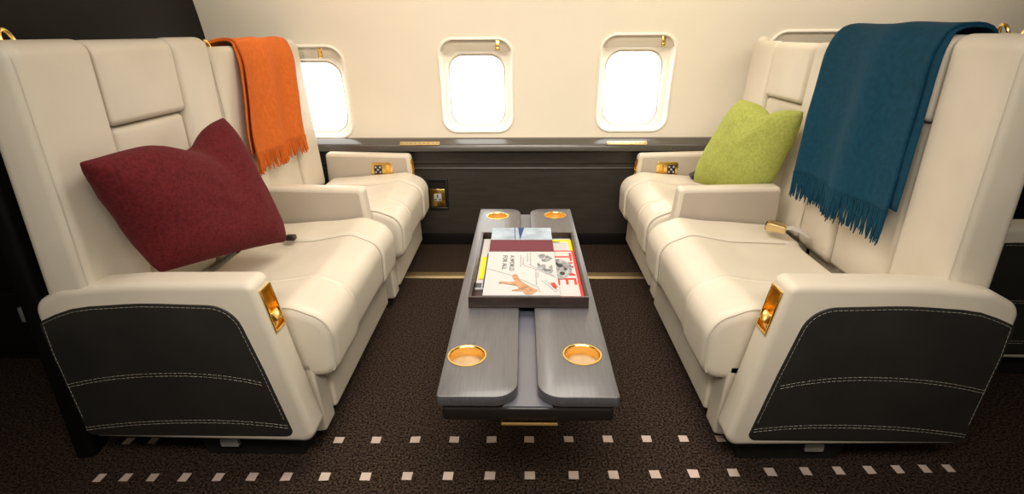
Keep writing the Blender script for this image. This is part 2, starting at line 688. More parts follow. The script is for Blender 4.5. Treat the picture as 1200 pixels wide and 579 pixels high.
def latch(parent, s, o, d, n, y0, y1, length):
    """gilt latch recess let into the sloping front of an armrest. o: top point (u, z); d: down the slope; n: outwards"""
    O = Vector((XC + s * o[0], (y0 + y1) / 2, o[1]))
    D = Vector((s * d[0], 0, d[1]))
    N = Vector((s * n[0], 0, n[1]))
    Y = Vector((0, 1, 0))
    hw = (y1 - y0) / 2
    b = .006
    bm = bmesh.new()
    for lo, hi in (((-hw, 0, -.002), (-hw + b, length, .004)), ((hw - b, 0, -.002), (hw, length, .004)),
                   ((-hw + b, 0, -.002), (hw - b, b, .004)), ((-hw + b, length - b, -.002), (hw - b, length, .004))):
        frame_box(bm, O, Y, D, N, lo, hi, .001)
    fr = obj('latch_plate', bm, M['gold'], parent)
    bm = bmesh.new()
    frame_box(bm, O, Y, D, N, (-hw + .003, .003, -.0185), (hw - .003, length - .003, -.015))
    for lo, hi in (((-hw + .002, .002, -.018), (-hw + .004, length - .002, 0)), ((hw - .004, .002, -.018), (hw - .002, length - .002, 0)),
                   ((-hw + .004, .002, -.018), (hw - .004, .004, 0)), ((-hw + .004, length - .004, -.018), (hw - .004, length - .002, 0))):
        frame_box(bm, O, Y, D, N, lo, hi)
    obj('latch_recess', bm, M['gold_deep'], fr)
    bm = bmesh.new()
    c = length * .70
    frame_box(bm, O + D * c, Y, (D + N * .35).normalized(), (N - D * .35).normalized(), (-hw * .55, -.016, -.014), (hw * .62, .012, .007), .003)
    frame_box(bm, O + D * (c + .018), Y, D, N, (-hw * .45, -.004, -.015), (hw * .25, .010, -.002), .002)
    obj('latch_lever', bm, M['gold'], fr)
    # pocket cutter
    c = bmesh.new()
    frame_box(c, O, Y, D, N, (-hw + .002, .002, -.0195), (hw - .002, length - .002, .05))
    return c


def make_seat(s, kind, y0, y1, label, loop=True, back0=None, gap=None):
    """s=-1: faces +X. y0..y1: width over the backrest. kind: aisle (outer shell + shared middle arm) or window"""
    global LEAN
    LEAN = .014 if kind == 'aisle' else .07
    b0 = back0 or y0
    root = thing('cabin_seat', label, 'seat', (XC + s * .9, (y0 + y1) / 2, 0), 'cream leather cabin seats')
    L = M['leather']
    zt = 1.19 if kind == 'aisle' else 1.155
    # ---- where things sit across the width
    if kind == 'aisle':
        cu0, cu1 = y0 + .098, 2.174
    else:
        cu0, cu1 = 2.252, 2.968
    # plinth
    bm = bmesh.new()
    loft(bm, s, round_poly([(.655, .0, .0), (.955, .0, .0), (.985, .14, .01), (.655, .14, .01)], 3), ends(y0 + .06 if kind == 'aisle' else cu0, cu1 - .03, .006))
    obj('plinth', bm, M['black'], root)
    # base: end post, kick panel
    bm = bmesh.new()
    loft(bm, s, round_poly([(.592, .055, .012), (.70, .04, .01), (.74, .30, .01), (.608, .30, .01)], 4), ends(cu0 + .004, cu0 + .085, .008))
    obj('base_post', bm, L, root)
    bm = bmesh.new()
    loft(bm, s, round_poly([(.586, .078, .012), (1.07, .06, .01), (1.07, .29, .01), (.594, .29, .01)], 4), ends(cu0 + .092, cu1 - .012, .010))
    obj('kick_panel', bm, L, root)
    # seat cushion with two seams and a lower middle
    w = cu1 - cu0
    ya, yb = cu0 + w * .27, cu0 + w * .74
    pr = densify(round_poly([(1.076, .25, .04), (1.076, .452, .04), (.80, .470, .3), (.650, .488, .10), (.530, .440, .085), (.532, .250, .050), (.66, .238, .3)], 10), .03)

    def seamed(y):
        d = 0
        for q in (ya, yb):
            d += .011 * math.exp(-((y - q) / .008) ** 2)
        t = max(0, min(1, (y - ya) / .03)) * max(0, min(1, (yb - y) / .03))
        return d + .010 * t

    mid = []
    y = cu0 + .045
    while y < cu1 - .045:
        near = min(abs(y - ya), abs(y - yb))
        mid.append((y, seamed(y)))
        y += .003 if near < .02 else .018

    def puff(u, y, z):
        if z > .33:
            a = (y - cu0) / w
            t = max(0, 1 - ((u - .86) / .22) ** 2) * max(0, 1 - ((a - .5) / .34) ** 2)
            z -= .016 * t
            z += .004 * math.sin(u * 23 + y * 9) * max(0, 1 - abs(u - .8) / .25) * .6
        return (u, y, z)

    bm = bmesh.new()
    loft(bm, s, pr, ends(cu0 + .004, cu1 - .004, .034, mid=mid), fn=puff)
    cu = obj('seat_cushion', bm, L, root, smooth=50)
    # piping round the two ends and thread in the seams
    def along(y, d, umax=1.03):
        q = [puff(u, y, z) for u, z in inset_poly(pr, d) if u < umax and not (z < .285 and u > .55)]
        return [(XC + s * a, b, c) for a, b, c in q]
    for q in (cu0 + .012, cu1 - .012):
        bm = bmesh.new()
        tube(bm, along(q, .008), .0030, 6)
        obj('piping', bm, M['piping'], cu)
    for q in (ya, yb):
        bm = bmesh.new()
        tube(bm, along(q, .0105), .0022, 5)
        obj('seam', bm, M['seam'], cu)
    # ---- backrest
    wb = y1 - y0
    g1, g2 = y0 + wb * .285, y0 + wb * .725
    if gap:
        g1 = gap
    if kind == 'window':
        g1, g2 = y0 + wb * .275, y0 + wb * .685
    bm = bmesh.new()
    loft(bm, s, back_profile(.055, zt - .012, zb=.12, rear=1.215), ends(b0 + .05, y1 - .004, .03))
    obj('backrest', bm, L, root, smooth=45)

    def tilt(u, y, z):
        return (u, y, z)
    bm = bmesh.new()
    loft(bm, s, back_profile(0, zt, rear=1.236), ends(b0 + .002, g1 - .003, .032, .022, k=7))
    bo = obj('bolster', bm, L, root, smooth=50)
    q = [(fz(z) + .0085, z) for z in [.47 + (zt - .52) * k / 20 for k in range(21)]]
    for k in range(9):
        a_ = PI / 2 * k / 8
        q.append((fz(zt) + .05 - .0415 * math.cos(a_), zt - .05 + .0415 * math.sin(a_)))
    q.append((1.18, zt - .0085))
    bm = bmesh.new()
    tube(bm, [(XC + s * u, b0 + .0105, z) for u, z in q], .0016, 5)
    obj('piping', bm, M['piping'], bo)
    bm = bmesh.new()
    loft(bm, s, back_profile(.0, zt - (.0 if kind == 'aisle' else .0), rear=1.234), ends(g2 + .003, y1 - .002, .022, .03 if kind == 'aisle' else .042, k=7))
    obj('bolster', bm, L, root, smooth=50)
    # headrest pad and lower pad
    zh = .962 if kind == 'aisle' else .915
    bm = bmesh.new()
    ph = densify(round_poly([(fz(zh) - .002, zh, .020), (fz(zt) - .002, zt - .002, .04), (1.21, zt - .004, .03), (1.21, zh, .01)], 7), .04)
    loft(bm, s, ph, ends(g1 + .002, g2 - .002, .018, k=6))
    obj('headrest', bm, L, root, smooth=50)
    bm = bmesh.new()
    plo = densify(round_poly([(fz(.41) + .012, .41, .02), (fz(.8) + .010, .70, .3), (fz(zh) + .012, zh - .004, .022), (1.20, zh - .004, .01), (1.20, .41, .01)], 7), .04)
    loft(bm, s, plo, ends(g1 + .002, g2 - .002, .022, k=6))
    obj('lumbar_pad', bm, L, root, smooth=50)
    # gilt loop on the headrest shell
    if loop:
        bm = bmesh.new()
        yl = b0 + (.06 if kind == 'aisle' else .035)
        pts = []
        for k in range(17):
            a = PI * (k / 16) * 1.12 - .06 * PI
            pts.append((XC + s * (1.165 + .008 * math.sin(a)), yl + .017 * math.cos(a), zt - .004 + .026 * math.sin(a)))
        tube(bm, pts, .0052, 8)
        obj('grab_loop', bm, M['gold'], root)
    # ---- armrests
    if kind == 'aisle':
        an0, an1 = y0 - .005, y0 + .093
        ap = densify(round_poly([(.582, .100, .03), (.682, .606, .028), (1.0, .604, .9), (1.19, .588, .05), (1.272, .545, .05), (1.268, .40, .3), (1.238, .112, .03)], 8), .05)
        bm = bmesh.new()
        loft(bm, s, ap, ends(an0, an1, .020, .022, k=6))
        arm = obj('armrest', bm, L, root, smooth=50)
        dv = Vector((-.100, -.506)).normalized()
        nv = (-abs(dv.y), -dv.x * 1.0)
        nv = (dv.y, -dv.x)
        if nv[0] > 0:
            nv = (-nv[0], -nv[1])
        t0 = .030
        c = latch(root, s, (.682 + dv.x * t0, .606 + dv.y * t0), (dv.x, dv.y), nv, an0 + .020, an1 - .016, .128)
        off = world_loc(arm)
        cut_local(arm, c)
        # charcoal outer panel
        pp = densify(round_poly([(.640, .126, .02), (.690, .345, .25), (.742, .545, .085), (.98, .552, .9), (1.17, .538, .4), (1.266, .495, .02), (1.262, .40, .3), (1.240, .126, .02)], 9), .04)
        bm = bmesh.new()
        loft(bm, s, pp, ends(an0 - .0035, an0 + .02, .004, .001, k=4))
        sp = obj('side_panel', bm, M['dark_leather'], root, smooth=50, label='charcoal leather panel with pale stitching')
        bm = bmesh.new()
        ys = an0 - .0040
        V = lambda u, z: (XC + s * u, ys, z)
        ed = inset_poly(pp, .008)
        ed = [(u, z) for u, z in ed if z > .155 and u < 1.255]
        k0 = min(range(len(ed)), key=lambda i: ed[i][1] + (0 if ed[i][0] < .9 else 9))
        ed = ed[k0:] + ed[:k0]
        dashes(bm, [V(u, z) for u, z in ed])
        for zz, dz, ua, ub in ((.340, .034, .704, 1.25), (.183, .022, .655, 1.238)):
            for o2 in (0, .009):
                pts = []
                for k in range(33):
                    t = k / 32
                    u = ua + (ub - ua) * t
                    bow = 1 - abs((t - .46) / .54) ** 2.2 if t > .46 else 1 - abs((t - .46) / .46) ** 2.2
                    pts.append(V(u, zz - dz + dz * bow + o2 - .004 - .012 * t))
                dashes(bm, pts)
        obj('stitching', bm, M['thread'], sp)
        # seam on the cream wrap above the panel
        bm = bmesh.new()
        pts = [(XC + s * u, an0 + .004, z) for u, z in inset_poly(ap, .012) if z > .56 and u > .70]
        pts.sort(key=lambda p: abs(p[0]))
        dashes(bm, pts, .02, .004, .0011)
        obj('stitching', bm, M['seam'], arm)
        # small pale floor fitting below the panel
        bm = bmesh.new()
        loft(bm, s, round_poly([(.840, .045, .004), (.895, .045, .004), (.895, .072, .004), (.840, .072, .004)], 3), ends(an0 + .045, an0 + .06, .002))
        obj('floor_fitting', bm, M['steel'], root)
        # middle armrest
        m0, m1 = 2.180, 2.246
        mp = densify(round_poly([(.632, .36, .02), (.655, .598, .02), (1.070, .606, .02), (1.070, .36, .02)], 6), .05)
        bm = bmesh.new()
        loft(bm, s, mp, ends(m0, m1, .014, k=5))
        ma = obj('armrest', bm, L, root, smooth=50)
        ip = densify(round_poly([(.652, .37, .02), (.672, .582, .012), (1.062, .590, .012), (1.062, .37, .02)], 6), .05)
        bm = bmesh.new()
        loft(bm, s, ip, ends(m0 - .002, m0 + .02, .003, .001, k=3))
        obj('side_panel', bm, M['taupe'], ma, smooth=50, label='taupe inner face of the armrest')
    else:
        m0, m1 = 2.975, 3.040
        mp = densify(round_poly([(.606, .30, .02), (.632, .572, .022), (1.10, .584, .02), (1.10, .30, .02)], 6), .05)
        bm = bmesh.new()
        loft(bm, s, mp, ends(m0, m1, .014, k=5))
        ma = obj('armrest', bm, L, root, smooth=50)
        dv = Vector((-.026, -.272)).normalized()
        nv = (dv.y, -dv.x)
        if nv[0] > 0:
            nv = (-nv[0], -nv[1])
        c = latch(root, s, (.632 + dv.x * .03, .572 + dv.y * .03), (dv.x, dv.y), nv, m0 + .005, m1 - .010, .115)
        cut_local(ma, c)
        ip = densify(round_poly([(.632, .31, .02), (.652, .556, .012), (1.09, .566, .012), (1.09, .31, .02)], 6), .05)
        bm = bmesh.new()
        loft(bm, s, ip, ends(m0 - .002, m0 + .02, .003, .001, k=3))
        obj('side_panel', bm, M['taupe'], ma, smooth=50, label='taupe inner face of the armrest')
        # gilt control plate: black keypad towards the backrest, gilt switch towards the front
        bm = bmesh.new()
        yy = m0 - .004
        Wp = lambda a, b, d: (XC + s * a, yy - d, b)
        prism(bm, rrect(.788, .492, .118, .080, .014, 5), -.004, .004, .0015, to=Wp)
        cp = obj('control_panel', bm, M['gold'], root)
        bm = bmesh.new()
        prism(bm, rrect(.810, .492, .044, .050, .005, 4), .003, .0055, .001, to=Wp)
        kp = obj('keypad', bm, M['black_plastic'], cp)
        for a, b in ((-.012, .014), (.012, .014), (-.012, -.014), (.012, -.014), (0, 0)):
            bm = bmesh.new()
            prism(bm, rrect(.810 + a, .492 + b, .011, .011, .004, 3), .005, .0075, .001, to=Wp)
            obj('keypad_button', bm, M['key_grey'], kp)
        bm = bmesh.new()
        prism(bm, rrect(.757, .492, .022, .050, .004, 4), .003, .006, .001, to=Wp)
        prism(bm, rrect(.757, .492, .014, .014, .003, 4), .0055, .010, .001, to=Wp)
        obj('switch', bm, M['gold_deep'], cp)
    return root


def cut_local(o, cbm):
    """carve, with the cutter moved into the object's frame"""
    off = world_loc(o)
    # cutters are placed in world space, the object is already parented
    cut(o, [cbm])


XC_TABLE = XC
XC = -.010
SA_L = make_seat(-1, 'aisle', 1.25, 2.075, 'cream leather aisle seat holding the burgundy pillow', gap=1.50)
XC = .006
SW_L = make_seat(-1, 'window', 2.083, 2.955, 'cream leather window seat with an orange throw over its back')
XC = -.010
SA_R = make_seat(1, 'aisle', 1.25, 2.075, 'cream leather aisle seat with a blue throw over its back', back0=1.30, gap=1.532)
XC = .006
SW_R = make_seat(1, 'window', 2.083, 2.955, 'cream leather window seat holding the green pillow', loop=False)


def copy_tree(o, parent=None):
    c = o.copy()
    COL.objects.link(c)
    c.parent = parent
    for ch in list(o.children):
        copy_tree(ch, c)
    return c


# the seat behind, back to back with the blue-throw seat: only its shell edge shows
SB = copy_tree(SA_L)
SB.location = (SA_L.location.x + 2.595, SA_L.location.y + .45, 0)
SB['label'] = 'cream seat standing back to back behind the blue-throw seat, mostly out of view'


# ---------------------------------------------------------------- table
XC = XC_TABLE
TZ = .45
tb = thing('coffee_table', 'long dark wood table with folded leaves and four gilt cup holders', 'table', (XC, 1.69, 0))
bm = bmesh.new()
box(bm, (XC - .11, 1.60, 0), (XC + .11, 2.2, .39), .02)
obj('pedestal', bm, M['wood_edge'], tb)
bm = bmesh.new()
prism(bm, rrect(XC, 1.690, .385, 1.385, .010, 4), .388, .420, .004)
obj('lower_slab', bm, M['wood_edge'], tb)
# grey channel between the leaves, flaring at both ends
bm = bmesh.new()
hw = []
for k in range(21):
    t = k / 20
    hw.append((1.003 + .125 * t, .026 + .030 * (1 - t) ** 3))
left = [(XC - w_, y_) for y_, w_ in hw] + [(XC - w_, 3.38 - y_) for y_, w_ in reversed(hw)]
right = [(XC + w_, 3.38 - y_) for y_, w_ in hw] + [(XC + w_, y_) for y_, w_ in reversed(hw)]
prism(bm, left + right, .4195, .4235)
obj('channel', bm, M['slab'], tb)
HOLD = [(-1, 1.165), (1, 1.173), (-1, 2.275), (1, 2.285)]
for s in (-1, 1):
    a0, a1 = .0225, .204
    pl = [(XC + s * a0, 1.0, .055), (XC + s * a1, 1.0, .008), (XC + s * a1, 2.38, .008), (XC + s * a0, 2.38, .055)]
    bm = bmesh.new()
    prism(bm, round_poly(pl, 10), .424, TZ, .003)
    leaf = obj('table_leaf', bm, M['wood'], tb)
    cs = []
    for hs, hy in HOLD:
        if hs == s:
            c = bmesh.new()
            hx = XC + s * (.150 if s < 0 else .137) if hy < 1.5 else XC + s * (.122 if s < 0 else .130)
            lathe(c, [(0, .40), (.0465, .40), (.0465, .50), (0, .50)], hx, hy, 48)
            cs.append(c)
    cut(leaf, cs)
for s, hy in HOLD:
    hx = XC + s * (.150 if s < 0 else .137) if hy < 1.5 else XC + s * (.122 if s < 0 else .130)
    R0 = .0455
    bm = bmesh.new()
    lathe(bm, [(R0 - .003, .4215), (R0 - .003, TZ - .001), (R0 - .001, TZ + .0015), (R0 + .003, TZ + .0015), (R0 + .003, TZ - .0005), (R0, TZ - .004), (R0, .4215)], hx, hy, 48)
    ch = obj('cup_holder', bm, M['gold'], tb)
    bm = bmesh.new()
    lathe(bm, [(0, .4212), (R0 - .003, .4212), (R0 - .003, .4235), (0, .4235)], hx, hy, 40)
    obj('cup_holder_base', bm, M['cork'], ch)
bm = bmesh.new()
xa, xb = XC - .058, XC + .066
tube(bm, [(xa, 1.05, .381), (xa, .995, .381), (xb, .995, .381), (xb, 1.05, .381)], .0042, 8)
obj('pull_handle', bm, M['gold'], tb)

# ---------------------------------------------------------------- tray and papers
TX0, TX1, TY0, TY1 = -.158, .192, 1.418, 1.975
tr = thing('serving_tray', 'dark wood tray of magazines on the table', 'tray', ((TX0 + TX1) / 2, 1.69, TZ))
bm = bmesh.new()
box(bm, (TX0, TY0, TZ + .0005), (TX1, TY1, TZ + .007), .001)
obj('tray_base', bm, M['tray'], tr)
for lo, hi in (((TX0, TY0), (TX1, TY0 + .009)), ((TX0, TY1 - .009), (TX1, TY1)), ((TX0, TY0 + .009), (TX0 + .009, TY1 - .009)), ((TX1 - .009, TY0 + .009), (TX1, TY1 - .009))):
    bm = bmesh.new()
    box(bm, (lo[0], lo[1], TZ + .0065), (hi[0], hi[1], TZ + .035), .0012)
    obj('tray_side', bm, M['tray'], tr)


def booklet(name, label, x0, x1, y0, y1, z0, z1, mat, rot=0, cat='magazine'):
    o = bpy.data.objects.new(name, None)
    root = thing(name, label, cat, ((x0 + x1) / 2, (y0 + y1) / 2, z0), 'magazines in the tray')
    bm = bmesh.new()
    box(bm, (x0, y0, z0), (x1, y1, z1), .0006)
    obj('pages', bm, mat, root)
    bpy.data.objects.remove(o)
    return root


def spin(root, a):
    root.rotation_euler.z = a


b0 = TZ + .0072
# at the bottom: white sheet with the teal mark, far corner showing
mg = booklet('magazine', 'white magazine with a teal mark, its corner showing behind the yellow one', .020, .181, 1.700, 1.962, b0, b0 + .005, M['white_paper'])
bm = bmesh.new()
flat(bm, [(.118, 1.925), (.122, 1.952), (.137, 1.955), (.142, 1.935), (.138, 1.922)], b0 + .0054)
obj('teal_mark', bm, M['teal'], mg, smooth=0, recalc=False)
bm = bmesh.new()
flat(bm, [(.142, 1.928), (.143, 1.933), (.174, 1.951), (.174, 1.945)], b0 + .0054)
obj('dark_line', bm, M['dark_print'], mg, smooth=0, recalc=False)
# pages on the left, with navy and yellow spines
mg = booklet('magazine', 'white magazine lying lowest against the side of the tray', -.147, .015, 1.52, 1.955, b0, b0 + .006, M['white_paper'])
bm = bmesh.new()
flat(bm, [(-.1465, 1.525), (-.128, 1.525), (-.128, 1.560), (-.1465, 1.560)], b0 + .0064)
obj('black_block', bm, M['black_plastic'], mg, smooth=0, recalc=False)
mg = booklet('magazine', 'magazine with a bright yellow spine at the tray side', -.140, .010, 1.585, 1.765, b0 + .0065, b0 + .011, M['white_paper'])
bm = bmesh.new()
box(bm, (-.1405, 1.5845, b0 + .0064), (-.122, 1.7655, b0 + .0114), .0004)
obj('spine', bm, M['yellow'], mg)
mg = booklet('magazine', 'magazine with a navy blue spine beneath the white cover', -.1235, .008, 1.515, 1.785, b0 + .0116, b0 + .016, M['navy'])
# yellow-bordered magazine
z0 = b0 + .0055
mg = booklet('magazine', 'yellow-bordered magazine behind the red-bordered one', .022, .181, 1.67, 1.935, z0, z0 + .005, M['yellow'])
bm = bmesh.new()
flat(bm, [(.034, 1.682), (.169, 1.682), (.169, 1.912), (.034, 1.912)], z0 + .0054)
obj('cover_picture', bm, M['white_paper'], mg, smooth=0, recalc=False)
bm = bmesh.new()
for k in range(4):
    flat(bm, [(.117, 1.895 - k * .022), (.160, 1.895 - k * .022), (.160, 1.890 - k * .022), (.117, 1.890 - k * .022)], z0 + .0058)
obj('cover_print', bm, M['pale_print'], mg, smooth=0, recalc=False)
bm = bmesh.new()
flat(bm, [(.112, 1.912), (.138, 1.912), (.138, 1.904), (.112, 1.904)], z0 + .0058)
obj('headline_bar', bm, M['dark_print'], mg, smooth=0, recalc=False)
# red-bordered magazine
z0 = b0 + .0110
mg = booklet('magazine', 'white magazine with a red border and large red letters', .005, .182, 1.440, 1.812, z0, z0 + .005, M['white_paper'])
bm = bmesh.new()
zt_ = z0 + .0054
for r in (((.006, 1.441), (.1815, 1.450)), ((.006, 1.802), (.1815, 1.811)), ((.1725, 1.450), (.1815, 1.802)), ((.006, 1.450), (.014, 1.802))):
    (a, b), (c, d) = r
    flat(bm, [(a, b), (c, b), (c, d), (a, d)], zt_)
text_into(bm, 'TIME', .088, (.109, 1.790, zt_), (0, -1.42, 0), (1, 0, 0), 0)
obj('red_border', bm, M['red_print'], mg, smooth=0, recalc=False)
bm = bmesh.new()
face = []
for k in range(28):
    a = 2 * PI * k / 28
    face.append((.126 + .036 * math.cos(a) * (1 + .12 * math.sin(2 * a)), 1.648 + .080 * math.sin(a) * (1 + .1 * math.cos(3 * a))))
flat(bm, face, zt_ + .0007)
obj('cover_portrait', bm, M['grey_print'], mg, smooth=0, recalc=False)
bm = bmesh.new()
for cx_, cy_, ax_, ay_ in ((.124, 1.675, .010, .016), (.128, 1.612, .009, .014), (.113, 1.690, .008, .012), (.141, 1.645, .006, .01)):
    flat(bm, [(cx_ + ax_ * math.cos(2 * PI * k / 12), cy_ + ay_ * math.sin(2 * PI * k / 12)) for k in range(12)], zt_ + .0009)
obj('portrait_shadow', bm, M['dark_print'], mg, smooth=0, recalc=False)
# the large booklet on top
z0 = TZ + .0356
mg = booklet('magazine', 'open white brochure with a maroon band lying on top of the tray', -.1165, .1085, 1.4215, 2.005, z0, z0 + .005, M['white_paper'])
zt_ = z0 + .0054
bm = bmesh.new()
flat(bm, [(-.116, 1.872), (.108, 1.872), (.108, 2.0045), (-.116, 2.0045)], zt_)
obj('blue_page', bm, M['blue_paper'], mg, smooth=0, recalc=False)
bm = bmesh.new()
flat(bm, [(-.018, 2.004), (.006, 2.004), (-.006, 1.900), (-.010, 1.874)], zt_ + .0004)
flat(bm, [(-.032, 2.004), (-.029, 2.004), (-.026, 1.874), (-.029, 1.874)], zt_ + .0004)
obj('blue_streak', bm, M['navy'], mg, smooth=0, recalc=False)
bm = bmesh.new()
flat(bm, [(-.1164, 1.757), (.1084, 1.757), (.1084, 1.872), (-.1164, 1.872)], zt_ + .0003)
obj('maroon_band', bm, M['maroon'], mg, smooth=0, recalc=False)
bm = bmesh.new()
text_into(bm, 'FOR ALL', .0215, (-.066, 1.722, zt_), (0, -1.45, 0), (1, 0, 0), .0004)
text_into(bm, 'A WORLD', .0215, (-.042, 1.722, zt_), (0, -1.30, 0), (1, 0, 0), .0004)
obj('lettering', bm, M['dark_print'], mg, smooth=0, recalc=False)
bm = bmesh.new()
rr = random.Random(11)
for x_, ya_, yb_ in ((-.008, 1.725, 1.630), (.000, 1.700, 1.640), (.014, 1.740, 1.66), (.024, 1.745, 1.65), (.040, 1.60, 1.50), (.046, 1.58, 1.54)):
    y_ = ya_
    while y_ > yb_:
        l_ = rr.uniform(.005, .012)
        flat(bm, [(x_, y_), (x_ + .004, y_), (x_ + .004, y_ - l_), (x_, y_ - l_)], zt_ + .0004)
        y_ -= l_ + rr.uniform(.003, .006)
for (x_, y_), (x2, y2) in (((-.112, 1.610), (-.03, 1.555)), ((-.03, 1.555), (.045, 1.475)), ((.0, 1.640), (.05, 1.60)), ((.05, 1.60), (.105, 1.54)), ((.02, 1.645), (.1, 1.555)), ((.045, 1.475), (.052, 1.44)), ((.06, 1.52), (.10, 1.44)), ((.07, 1.52), (.104, 1.45))):
    v = Vector((x2 - x_, y2 - y_)).normalized()
    p = Vector((-v.y, v.x)) * .0013
    flat(bm, [(x_ - p.x, y_ - p.y), (x2 - p.x, y2 - p.y), (x2 + p.x, y2 + p.y), (x_ + p.x, y_ + p.y)], zt_ + .0004)
obj('small_print', bm, M['pale_print'], mg, smooth=0, recalc=False)
bm = bmesh.new()
for cx_, cy_, ax_, ay_ in ((.064, 1.715, .012, .022), (.085, 1.700, .012, .02), (.075, 1.680, .014, .014), (.064, 1.620, .013, .024), (.082, 1.590, .014, .022), (.052, 1.640, .005, .02), (.092, 1.620, .006, .02)):
    ph_ = rr.uniform(0, 6)
    flat(bm, [(cx_ + ax_ * math.cos(2 * PI * k / 14) * (1 + .25 * math.sin(3 * 2 * PI * k / 14 + ph_)), cy_ + ay_ * math.sin(2 * PI * k / 14) * (1 + .2 * math.cos(4 * PI * k / 14 + ph_))) for k in range(14)], zt_ + .0004 + .00004 * rr.random())
obj('sketch', bm, M['grey_print'], mg, smooth=0, recalc=False)
bm = bmesh.new()
# leaping figure: torso, trailing limb, raised limb and head as one outline, then the small lower limb
flat(bm, [(.026, 1.424), (.046, 1.452), (.020, 1.478), (.002, 1.505), (-.012, 1.530), (-.014, 1.556), (-.024, 1.566), (-.033, 1.556), (-.031, 1.536),
          (-.022, 1.515), (-.040, 1.508), (-.066, 1.512), (-.073, 1.505), (-.070, 1.494), (-.058, 1.498), (-.036, 1.488), (-.018, 1.482), (-.010, 1.462), (-.032, 1.452), (-.030, 1.446), (.000, 1.446), (.008, 1.424)], zt_ + .0008)
obj('figure_picture', bm, M['skin_print'], mg, smooth=0, recalc=False)
bm = bmesh.new()
flat(bm, [(.084, 1.500), (.096, 1.508), (.104, 1.480), (.100, 1.462), (.092, 1.470)], zt_ + .0004)
obj('red_mark', bm, M['red_print'], mg, smooth=0, recalc=False)


# ---------------------------------------------------------------- pillows
def pillow(name, label, mat, TL, TR, BR, BL, thick, front, sag=0.0, seed=0, tl_out=.05):
    TL, TR, BR, BL = map(Vector, (TL, TR, BR, BL))
    cen = (TL + TR + BR + BL) / 4
    n = ((TR - TL).cross(BL - TL)).normalized()
    if n.dot(Vector(front)) < 0:
        n = -n
    N = 30
    up = ((TL + TR) - (BL + BR)).normalized()
    bm = bmesh.new()

    def P(i, j, side):
        a = -1 + 2 * i / N
        b = -1 + 2 * j / N
        # pull edges in between the corners
        aa = a * (1 - .035 * (1 - b * b))
        bb = b * (1 - .035 * (1 - a * a))
        s_, t_ = (aa + 1) / 2, (bb + 1) / 2
        q = TL.lerp(TR, s_).lerp(BL.lerp(BR, s_), t_)
        h = ((1 - abs(a) ** 3.2) * (1 - abs(b) ** 3.2)) ** .5
        ridge = .010 * noise.noise(Vector((a * 2.2 + seed, b * 2.2, side))) * h
        ridge += .005 * noise.noise(Vector((a * 6 + seed, b * 6, side * 2))) * h
        q = q + n * side * (thick * h + ridge)
        if sag:
            w_ = math.exp(-((a - .25) / .33) ** 2) * max(0, (1 - t_ * 1.7))
            q -= up * sag * w_
            q += n * side * (-.25 * sag * w_)
            cr = math.exp(-((a - .25 - .25 * t_) / .09) ** 2) * max(0, (1 - t_ * 2.2))
            q -= n * .25 * sag * cr * (1 if side > 0 else 0)
        return q
    F = [[None] * (N + 1) for _ in range(N + 1)]
    B = [[None] * (N + 1) for _ in range(N + 1)]
    for i in range(N + 1):
        for j in range(N + 1):
            F[i][j] = bm.verts.new(P(i, j, 1))
            if i in (0, N) or j in (0, N):
                B[i][j] = F[i][j]
            else:
                B[i][j] = bm.verts.new(P(i, j, -1))
    for i in range(N):
        for j in range(N):
            bm.faces.new((F[i][j], F[i + 1][j], F[i + 1][j + 1], F[i][j + 1]))
            bm.faces.new((B[i][j], B[i][j + 1], B[i + 1][j + 1], B[i + 1][j]))
    root = obj(name, bm, mat, smooth=180)
    md = root.modifiers.new('s', 'SUBSURF')
    md.levels = md.render_levels = 1
    tag(root, label, 'pillow')
    return root


pillow('throw_pillow', 'large burgundy wool pillow leaning in an aisle seat', M['burgundy'],
       (-1.040, 1.235, .925), (-1.045, 1.925, .935), (-.850, 1.83, .495), (-1.010, 1.366, .578), .095, (1, 0, .3), sag=.06, seed=1)
pillow('throw_pillow', 'lime green wool pillow leaning in a window seat', M['green'],
       (1.045, 2.70, .90), (1.062, 2.12, .92), (1.00, 2.285, .505), (.835, 2.63, .505), .088, (-1, 0, .3), sag=.04, seed=5)


